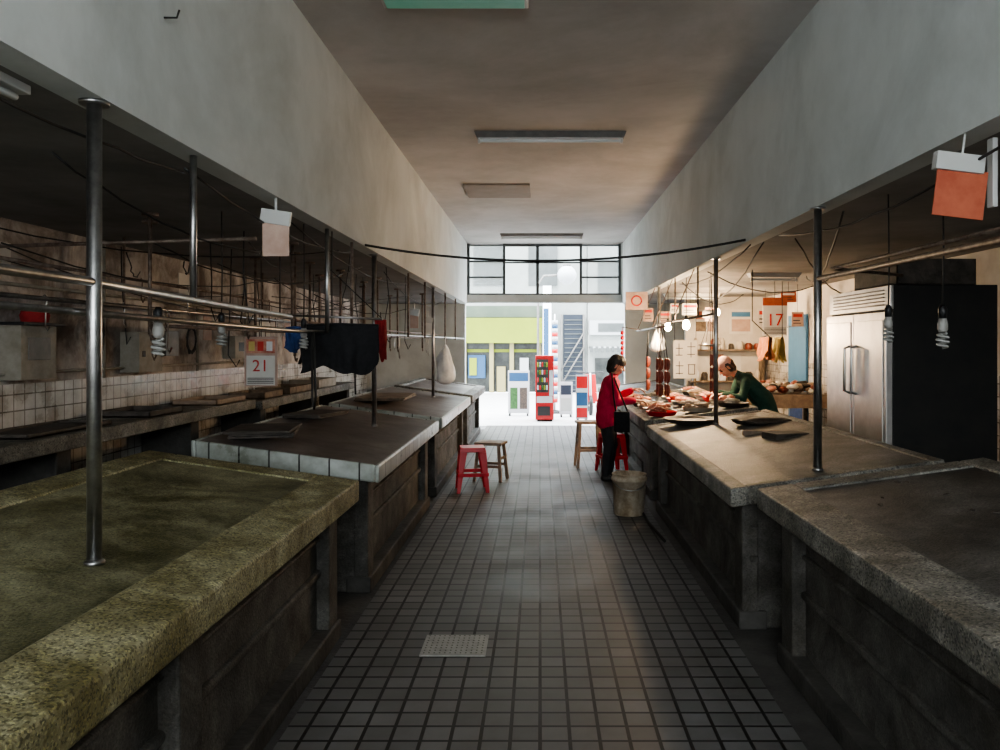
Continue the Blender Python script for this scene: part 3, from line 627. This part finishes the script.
def red_stool(x,y,h=.49,w=.30,ang=0):
    b=B('red_plastic_stool',bevel=.006); R=Matrix.Rotation(ang,3,'Z'); P=lambda a,c,z: Vector((x,y,0))+R@Vector((a,c,0))+Vector((0,0,z))
    hw=w/2
    b.hexa([P(a*hw*1.0,c*hw*1.0,h-.05) for a,c in ((-1,-1),(1,-1),(1,1),(-1,1))]+[P(a*hw*.92,c*hw*.92,h) for a,c in ((-1,-1),(1,-1),(1,1),(-1,1))],'redp')
    for a,c in ((-1,-1),(1,-1),(1,1),(-1,1)):
        for k in (0,1):
            def pt(z,f):
                s=hw*(1.0+.22*(1-z/(h-.05))); wd=.085-.045*(1-z/(h-.05)); e=.010
                if k==0: return P(a*(s-f[0]*wd),c*(s-f[1]*e),z)
                return P(a*(s-f[1]*e),c*(s-f[0]*wd),z)
            b.hexa([pt(0,f) for f in ((0,0),(1,0),(1,1),(0,1))]+[pt(h-.05,f) for f in ((0,0),(1,0),(1,1),(0,1))],'redp')
    s=hw*1.13
    for c in (-1,1):
        b.hexa([P(a,c*s+d,z) for z in (h*.36,h*.36+.04) for a,d in ((-s,-.008),(s,-.008),(s,.008),(-s,.008))],'redp')
        b.hexa([P(c*s+d,a,z) for z in (h*.36,h*.36+.04) for d,a in ((-.008,-s),(.008,-s),(.008,s),(-.008,s))],'redp')
    return b.done()
red_stool(-.77,8.85,.50,.30,.15); wood_stool(-.60,9.55,.47,.34,-.25)
wood_stool(.66,10.6,.62,.34,.1); red_stool(.93,10.15,.50,.28,.3)
b=B('paint_bucket'); cx,cy=.87,7.62
b.lathe((cx,cy,0),[(.14,0),(.145,.01),(.165,.33),(.172,.33),(.175,.345),(.172,.36),(.165,.365),(.165,.39),(.172,.395),(.158,.40),(.153,.39),(.14,.05)],'bucket',36)
b.tube([(cx-.17,cy,.36)]+[(cx-.17*math.cos(t*math.pi/10),cy-.19*math.sin(t*math.pi/10),.36-.10*math.sin(t*math.pi/10)) for t in range(1,10)]+[(cx+.17,cy,.36)],.005,'steelt',6)
b.done()
b=B('drain_hose'); b.tube([(1.0,8.3,.5),(1.05,8.0,.45),(1.05,7.9,.2),(1.0,7.75,.02),(1.0,7.2,.015),(1.04,6.5,.015)],.012,'cable',8); b.done()
b=B('floor_drain_cover',bevel=.003); b.box((-.64,4.13,0),(-.29,4.42,.008),'drain')
for i in range(12):
    for j in range(8): b.lathe((-.62+i*.028,4.16+j*.035,.008),[(.005,0),(.005,.001)],'concd',6)
b.done()
# ---------------------------------------------------------------- fridge
b=B('stainless_two_door_fridge',bevel=.006)
fx,fy0,fy1=2.6,5.83,7.05
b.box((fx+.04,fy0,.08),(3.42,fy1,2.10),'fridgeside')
for x in (fx+.1,3.34):
    for y in (fy0+.08,fy1-.08): b.tube([(x,y,-.04),(x,y,.09)],.025,'steel',10)
b.box((fx+.02,fy0,1.92),(fx+.045,fy1,2.10),'inox')
for i in range(5): b.box((fx+.01,fy0+.1,1.95+i*.028),(fx+.022,fy1-.1,1.96+i*.028),'fixt')
mid=(fy0+fy1)/2
for y0,y1 in ((fy0+.01,mid-.006),(mid+.006,fy1-.01)):
    b.box((fx-.01,y0,.14),(fx+.04,y1,1.90),'inox')
    b.box((fx-.016,y0+.05,.2),(fx-.01,y1-.05,1.84),'inox')
for y in (mid-.07,mid+.07):
    b.tube([(fx-.015,y,1.25),(fx-.06,y,1.27),(fx-.06,y,1.62),(fx-.015,y,1.64)],.012,'steelt',10)
b.done()
crate(2.7,5.9,2.102,.6,.8,.2,'woodd')
# ---------------------------------------------------------------- right back area
B('wall_partition').box((2.5,13.4,-.04),(WR-.012,13.5,ZB),'dirtyR').done()
def poster(name,x,y,z,w,h,cols):
    b=B(name); b.box((x-w/2,y-.008,z-h/2),(x+w/2,y,z+h/2),'paper')
    for (a,c,d,e,m) in cols: b.box((x-w/2+a*w,y-.011,z-h/2+c*h),(x-w/2+d*w,y-.008,z-h/2+e*h),m)
    return b.done()
poster('wall_poster',2.85,13.4,2.05,.42,.42,[(.1,.6,.9,.92,'meat'),(.1,.1,.5,.5,'wood'),(.55,.1,.9,.5,'pale')])
poster('wall_poster',3.45,13.4,2.05,.4,.42,[(.1,.1,.9,.6,'pale'),(.1,.7,.9,.9,'blue')])
poster('white_notice_board',3.2,13.4,1.35,.5,.35,[(.1,.6,.4,.9,'meat'),(.5,.2,.9,.8,'paper')])
b=B('door_1',bevel=.006); b.box((WR-.05,11.3,-.04),(WR-.012,12.1,2.1),'blue'); b.box((WR-.055,11.38,.2),(WR-.05,12.02,1.0),'bluecloth'); b.lathe((WR-.09,11.4,1.0),[(.02,0),(.03,.02),(.02,.04)],'steelt',12); b.done()
o=card('wall_calendar',2.98,9.9,2.25,.31,.48,'paper',False,'17',.22); b=B('calendar_header'); b.box((2.825,9.885,2.15),(3.135,9.895,2.25),'orange')
for i in range(5): b.box((2.84,9.885,1.79+i*.018),(3.12,9.888,1.797+i*.018),'ink')
b.tube([(2.98,9.9,2.24),(2.98,9.9,2.48)],.004,'cable',6); h=b.done(); h.parent=o
o=card('hanging_price_sign',1.40,11.3,2.42,.32,.26,'pale',False); b=B('sign_mark'); b.tube([(1.40+.07*math.cos(t*math.pi/8),11.292,2.29+.07*math.sin(t*math.pi/8)) for t in range(17)],.012,'redink',6); h=b.done(); h.parent=o
for i,(x,y,zt,w_,h_,m) in enumerate(((3.25,10.2,2.35,.2,.14,'orange'),(2.35,12.2,2.3,.26,.18,'paper'),(2.7,12.4,2.25,.16,.22,'pale'),(2.05,12.8,2.2,.2,.2,'pale'),(3.35,11.6,2.2,.24,.28,'paper'),(1.75,12.6,2.25,.16,.22,'pale'),(3.5,10.6,2.1,.16,.2,'pale'),(1.95,11.3,2.25,.12,.14,'paper'))):
    card('hanging_price_sign',x,y,zt,w_,h_,m,False,hang=True)
b=B('shop_banner'); b.box((2.0,11.7,1.15),(2.36,11.71,1.72),'paper')
for i,(a,c,d,e) in enumerate(((.1,.78,.4,.8),(.22,.6,.25,.92),(.1,.6,.38,.62),(.58,.82,.92,.84),(.72,.55,.75,.95),(.58,.62,.9,.64),(.1,.32,.42,.34),(.23,.1,.26,.45),(.1,.12,.4,.14),(.6,.35,.92,.37),(.62,.1,.65,.36),(.62,.1,.9,.12),(.87,.1,.9,.36))):
    b.box((2.0+a*.36,11.695,1.15+c*.57),(2.0+d*.36,11.70,1.15+e*.57),'ink')
b.tube([(2.02,11.7,1.72),(2.02,11.7,2.48)],.004,'cable',5); b.tube([(2.34,11.7,1.72),(2.34,11.7,2.48)],.004,'cable',5); b.done()
b=B('display_table',bevel=.006); b.box((2.75,10.5,.90),(3.86,11.2,.98),'wood'); b.box((2.75,10.48,.80),(3.86,10.5,.98),'woods')
for x in (2.8,3.75):
    for y in (10.55,11.1): b.box((x,y,-.04),(x+.06,y+.06,.9),'wood')
b.done()
b=B('food_goods_pile')
for i in range(60):
    x=random.uniform(2.85,3.75); y=random.uniform(10.55,11.1); b.blob((x,y,.98+.04+random.random()*.10),(random.uniform(.04,.09),random.uniform(.04,.09),random.uniform(.03,.05)),random.choice(['meat','paper','wood','tray','woods','cream','tray','sausage']),.4,2,i)
b.done()
b=B('jar_shelf',bevel=.003)
for z in (1.02,1.55): b.box((2.55,13.15,z),(3.8,13.39,z+.025),'wood')
for x in (2.6,3.75): b.box((x,13.17,-.04),(x+.04,13.38,1.55),'wood')
for z in (1.045,1.575):
    x=2.65
    while x<3.7:
        r=random.uniform(.04,.07); h_=random.uniform(.10,.2); b.lathe((x,13.27,z),[(r,0),(r,h_*.8),(r*.7,h_*.9),(r*.7,h_)],random.choice(['sausage','cream','bag','meat','tray','cream']),14); x+=.15
b.done()
zc=lambda x:.84+.15*(x-1.12)/1.22-.02
def tray(x,y,r,m='steelt',name='round_tray',n=9,food='meat'):
    b=B(name); z=zc(x)+.012; b.lathe((x,y,z),[(r*.8,0),(r*.86,.005),(r,.05),(r*1.02,.05),(r*.98,.045),(r*.82,.012)],m,26)
    o=b.done()
    q=B('food_pieces')
    for i in range(n):
        a=random.random()*6.28; d=random.random()*r*.6; q.blob((x+d*math.cos(a),y+d*math.sin(a),z+.035+random.random()*.04),(random.uniform(.04,.07),random.uniform(.03,.05),.028),food,.5,2,i+x)
    f=q.done(); f.parent=o; return o
k=0
for x in (1.36,1.78,2.15):
    for y in (8.72,9.15,9.58,10.01,10.44,10.80,11.25):
        if abs(x-1.78)<.1 and y>10.6 and y<11: continue
        k+=1; tray(x+random.uniform(-.02,.02),y,.175,['steelt','redp','steelt','cream','tray'][k%5],food=['meat','sausage','meat','woods','cream'][k%5])
b=B('round_bamboo_tray'); x,y=1.50,7.75; z=.82+.17*(x-1.1)/1.24
b.lathe((x,y,z),[(.20,0),(.22,.01),(.27,.05),(.275,.05),(.26,.035),(.18,.02)],'tray',32); b.done()
b=B('folded_dark_cloth')
b.blob((2.0,7.1,.96),(.24,.18,.035),'tray',.5,3,3); b.done()
b=B('hanging_sausages')
b.tube([(1.42,8.5,1.86),(1.42,11.4,1.86)],.01,'steel',8)
for y in (8.5,9.9,11.4): b.tube([(1.42,y,1.86),(1.68,y,2.48)],.006,'rust',6)
for y,n in ((8.95,5),(9.15,5),(10.2,4)):
    for k in range(n):
        x=1.42+random.uniform(-.05,.05); yy=y+random.uniform(-.06,.06); z=1.50
        b.tube([(x,yy,z),(1.42,y,1.865)],.003,'cable',4)
        for s_ in range(3):
            zz=z-s_*.15
            b.tube([(x,yy,zz),(x+.01,yy,zz-.02),(x+.014,yy,zz-.07),(x+.008,yy,zz-.12),(x,yy,zz-.145)],[.004,.018,.021,.018,.004],'sausage',8)
b.done()
b=B('hanging_sausages')
for k in range(4):
    x=1.95+random.uniform(-.04,.04); yy=8.9+random.uniform(-.05,.05)
    b.tube([(x,yy,1.55),(1.95,8.9,2.48)],.003,'cable',4)
    for s_ in range(3):
        zz=1.55-s_*.15; b.tube([(x,yy,zz),(x+.01,yy,zz-.02),(x+.014,yy,zz-.07),(x+.008,yy,zz-.12),(x,yy,zz-.145)],[.004,.018,.021,.018,.004],'sausage',8)
b.done()
b=B('hanging_red_ornament')
b.tube([(1.15,10.9,1.9),(1.42,10.9,1.86)],.006,'rust',6)
for i in range(6): b.blob((1.15,10.9,1.82-.07*i),(.03,.03,.035),'redp',.1,1,i)
b.tube([(1.15,10.9,1.9),(1.15,10.9,1.45)],.004,'redp',5); b.done()
b=B('hanging_scale'); x,y=2.15,9.9
b.tube([(x,y,2.48),(x,y,2.1)],.004,'cable',6)
b.lathe((x,y,1.98),[(.02,0),(.09,.02),(.09,.10),(.02,.12)],'whitep',20)
for a in (0,2.09,4.19): b.tube([(x,y,1.98),(x+.15*math.cos(a),y+.15*math.sin(a),1.66)],.003,'cable',4)
b.lathe((x,y,1.63),[(.10,0),(.15,.03),(.155,.03),(.1,.008)],'steelt',24); b.done()
# ---------------------------------------------------------------- outside street
M['road']=mat('street_asphalt',(.55,.55,.55),(.65,.65,.64),3,.8); M['bldg']=mat('pale_building',(.24,.26,.25),(.32,.34,.325),.6,.8); M['bldgd']=mat('grey_building',(.07,.08,.08),(.11,.12,.12),1,.8)
M['yellow']=mat('yellow_green_signboard',(.17,.21,.004),(.20,.25,.008),1,.6); M['olive']=mat('olive_fascia',(.06,.085,.06),(.09,.115,.08),1,.7); M['dkglass']=mat('shop_interior_glass',(.005,.008,.008),(.05,.055,.05),2.5,.3)
M['shut']=mat('navy_shutter',(.004,.010,.022),(.008,.016,.03),3,.5); M['creamc']=mat('cream_column',(.26,.23,.11),rough=.8); M['leaf']=mat('plant_leaves',(.01,.06,.01),(.04,.12,.03),20,.6)
M['sky_sign']=mat('white_signboard',(.42,.44,.46),rough=.6); M['cyan']=mat('blue_signboard',(.012,.06,.14),rough=.5); M['vred']=mat('vending_red',(.4,.004,.006),rough=.4)
B('ground_street').box((-14,YE+.3,-.12),(16,27,-.01),'road').done()
FY=27.0
b=B('shop_building')
b.box((-9,FY+.4,0),(.1,FY+3,7),'bldg'); b.box((-9,FY,3.0),(.1,FY+.4,7),'bldg')
b.box((-9,FY-.1,2.6),(.1,FY+.4,3.0),'olive'); b.box((-2.9,FY-.25,1.72),(.08,FY-.05,2.58),'yellow')
b.box((-2.6,FY+.3,0),(.05,FY+.38,1.75),'dkglass')
for x in (-2.7,-1.75,-1.05,-.1): b.box((x,FY-.02,0),(x+.14,FY+.3,1.72),'creamc')
b.box((-2.5,FY+.1,.5),(-1.9,FY+.2,1.3),'cyan'); b.box((-2.45,FY+.05,.6),(-2.2,FY+.1,1.2),'yellow'); b.box((-1.5,FY+.1,.0),(-1.2,FY+.25,.9),'creamc'); b.box((-.7,FY+.1,.2),(-.4,FY+.2,1.2),'sky_sign')
b.box((-2.54,FY+.24,1.4),(-.1,FY+.3,1.5),'yellow')
for i in range(5): b.box((-8+i*1.9,FY-.03,3.7),(-7.0+i*1.9,FY,5.2),'bldgd')
b.done()
b=B('street_column'); b.box((.12,FY-.4,0),(.30,FY,2.9),'cyan'); b.box((.08,FY-.44,0),(.40,FY+.04,.25),'sky_sign'); b.done()
b=B('stair_shutter_bay'); b.box((.40,FY+.1,0),(1.62,FY+.4,7),'bldg'); b.box((.80,FY-.1,.0),(1.5,FY+.1,2.7),'shut')
for i in range(16): b.box((.84,FY-.14,.1+i*.16),(1.46,FY-.1,.125+i*.16),'bldgd')
for x in (.74,1.50): b.tube([(x,FY-.2,0),(x,FY-.2,2.7)],.03,'fixt',8)
b.tube([(.74,FY-.25,.3),(1.52,FY-.25,1.6)],.025,'fixt',8); b.tube([(.74,FY-.25,.8),(1.52,FY-.25,2.1)],.025,'fixt',8)
b.done()
b=B('white_shophouse'); b.box((1.65,FY,0),(9,FY+3,7),'bldg')
b.box((1.9,FY-.04,.3),(2.9,FY,1.2),'dkglass')
for i in range(9): b.box((1.7+i*.18,FY-.6,1.55),(1.79+i*.18,FY,1.6),'bldgd'); b.box((1.79+i*.18,FY-.6,1.55),(1.88+i*.18,FY,1.6),'sky_sign'); b.box((1.7+i*.18,FY-.62,1.40),(1.79+i*.18,FY-.6,1.6),'bldgd')
b.box((1.7,FY-.15,2.0),(3.2,FY,2.5),'sky_sign'); b.box((2.0,FY-.17,2.1),(2.9,FY-.15,2.4),'bldgd')
for i in range(4): b.box((2+i*1.7,FY-.03,3.2),(3.0+i*1.7,FY,4.6),'bldgd')
b.done()
b=B('striped_banner_pole')
for i in range(20): b.lathe((.36,19,.25+i*.1),[(.075,0),(.075,.1)],['vred','sky_sign','cyan','sky_sign'][i%4],18)
b.tube([(.36,19,-.01),(.36,19,2.4)],.02,'steelt',10); b.lathe((.36,19,-.01),[(.22,0),(.22,.04),(.05,.08)],'black',20); b.done()
b=B('street_lamp_post'); b.tube([(-.05,20,-.01),(-.05,20,3.2),(.1,20,3.42),(.48,20,3.44)],.03,'fixt',10)
b.lathe((.69,20,3.44),[(.02,-.25),(.12,-.22),(.20,-.14),(.245,-.04),(.245,.04),(.20,.14),(.12,.22),(.02,.25)],'sky_sign',24); b.lathe((.69,20,3.67),[(.1,0),(.1,.06),(.03,.09)],'fixt',16); b.done()
b=B('vending_machine',bevel=.01); b.box((-.10,16.9,.03),(.30,17.5,1.42),'vred'); b.box((-.07,16.885,.62),(.18,16.9,1.34),'dkglass'); b.box((.20,16.885,.55),(.28,16.9,1.1),'sky_sign')
for j in range(4):
    for i in range(5): b.lathe((-.045+i*.048,16.875,.68+j*.165),[(.016,0),(.018,.01),(.018,.09),(.012,.10)],['sky_sign','vred','leaf','yellow'][(i+j)%4],10)
b.box((-.05,16.88,.12),(.22,16.9,.32),'black'); b.box((-.07,16.88,.40),(.27,16.9,.54),'sky_sign')
for x in (-.06,.22): b.box((x,16.95,-.01),(x+.05,17.4,.03),'black')
b.done()
def board(x,y,w,h,cols,name='standing_menu_board'):
    b=B(name,bevel=.004); b.box((x,y,.05),(x+w,y+.05,h),'sky_sign')
    for a,c_,d,e,m in cols: b.box((x+a*w,y-.006,.05+c_*(h-.05)),(x+d*w,y,.05+e*(h-.05)),m)
    for q in (x+.02,x+w-.06): b.box((q,y-.12,-.01),(q+.04,y+.2,.05),'black')
    return b.done()
board(.78,16.9,.26,1.0,[(.05,.7,.95,.97,'vred'),(.05,.3,.95,.6,'cyan'),(.05,.03,.95,.25,'vred')])
board(-.75,18.3,.5,1.05,[(.05,.75,.95,.95,'cyan'),(.1,.1,.45,.6,'leaf'),(.55,.1,.9,.6,'tray')])
board(.45,18.0,.3,.8,[(.1,.6,.9,.9,'shut'),(.1,.1,.9,.5,'bldg')])
b=B('parked_scooter',bevel=.01); sx,sy=1.2,19.0
for y in (sy-.55,sy+.6):
    pts=[(sx,y+.2*math.cos(a*math.pi/12),.22+.2*math.sin(a*math.pi/12)) for a in range(25)]; b.tube(pts,.045,'black',8,False); b.lathe((sx-.0,y,.2),[(.05,0),(.05,.04)],'steelt',12)
b.hexa([(sx-.12,sy+.0,.35),(sx+.12,sy+.0,.35),(sx+.12,sy+.8,.45),(sx-.12,sy+.8,.45),(sx-.1,sy+.05,.72),(sx+.1,sy+.05,.72),(sx+.1,sy+.85,.75),(sx-.1,sy+.85,.75)],'vred')
b.box((sx-.13,sy-.35,.25),(sx+.13,sy+.1,.33),'vred'); b.hexa([(sx-.17,sy-.5,.3),(sx+.17,sy-.5,.3),(sx+.17,sy-.42,.3),(sx-.17,sy-.42,.3),(sx-.12,sy-.38,.95),(sx+.12,sy-.38,.95),(sx+.12,sy-.3,.95),(sx-.12,sy-.3,.95)],'vred')
b.box((sx-.12,sy+.0,.74),(sx+.12,sy+.75,.82),'black'); b.tube([(sx-.32,sy-.3,1.0),(sx,sy-.36,.98),(sx+.32,sy-.3,1.0)],.018,'black',8); b.tube([(sx,sy-.36,.98),(sx,sy-.58,.22)],.03,'steelt',8); b.done()
# ---------------------------------------------------------------- lighting
W=bpy.data.worlds.new('sky'); S.world=W; W.use_nodes=True
bg=W.node_tree.nodes['Background']; bg.inputs['Color'].default_value=(.88,.95,1,1); bg.inputs['Strength'].default_value=7.0
sun=bpy.data.lights.new('sun','SUN'); sun.energy=5.0; sun.angle=.2; sun.color=(1,.97,.92)
so=bpy.data.objects.new('sun',sun); COL.objects.link(so); so.rotation_euler=Vector((.2,.75,-1)).to_track_quat('-Z','Y').to_euler()
def area(name,loc,d,sx_,sy_,e,col):
    l=bpy.data.lights.new(name,'AREA'); l.shape='RECTANGLE'; l.size=sx_; l.size_y=sy_; l.energy=e; l.color=col
    o=bpy.data.objects.new(name,l); COL.objects.link(o); o.location=loc; o.rotation_euler=Vector(d).to_track_quat('-Z','Y').to_euler()
area('street_daylight',(0.1,18.6,6.2),(0,-.6,-.8),6,3,1100,(.88,.95,1))
area('rear_fill_light',(.1,-2.9,2.65),(-.08,1,-.05),2.6,1.7,98,(.90,.98,1))  # added fill lamp behind the camera, brightens beams and near counters
area('rear_stall_fill_light',(-2.55,-2.9,1.8),(0.0,1,.02),1.0,.55,20,(.98,.98,1))  # extra unseen fill lamp, added to lift the left stall
# ---------------------------------------------------------------- camera
cam=bpy.data.cameras.new('camera'); cam.sensor_width=36; cam.lens=28.08; cam.shift_x=-.04; cam.shift_y=-.03; cam.clip_start=.05
co=bpy.data.objects.new('camera',cam); COL.objects.link(co); co.location=(0,0,1.65); co.rotation_euler=(math.pi/2,0,0); S.camera=co
S.view_settings.view_transform='AgX'; S.view_settings.look='AgX - Medium High Contrast'; S.view_settings.exposure=.4
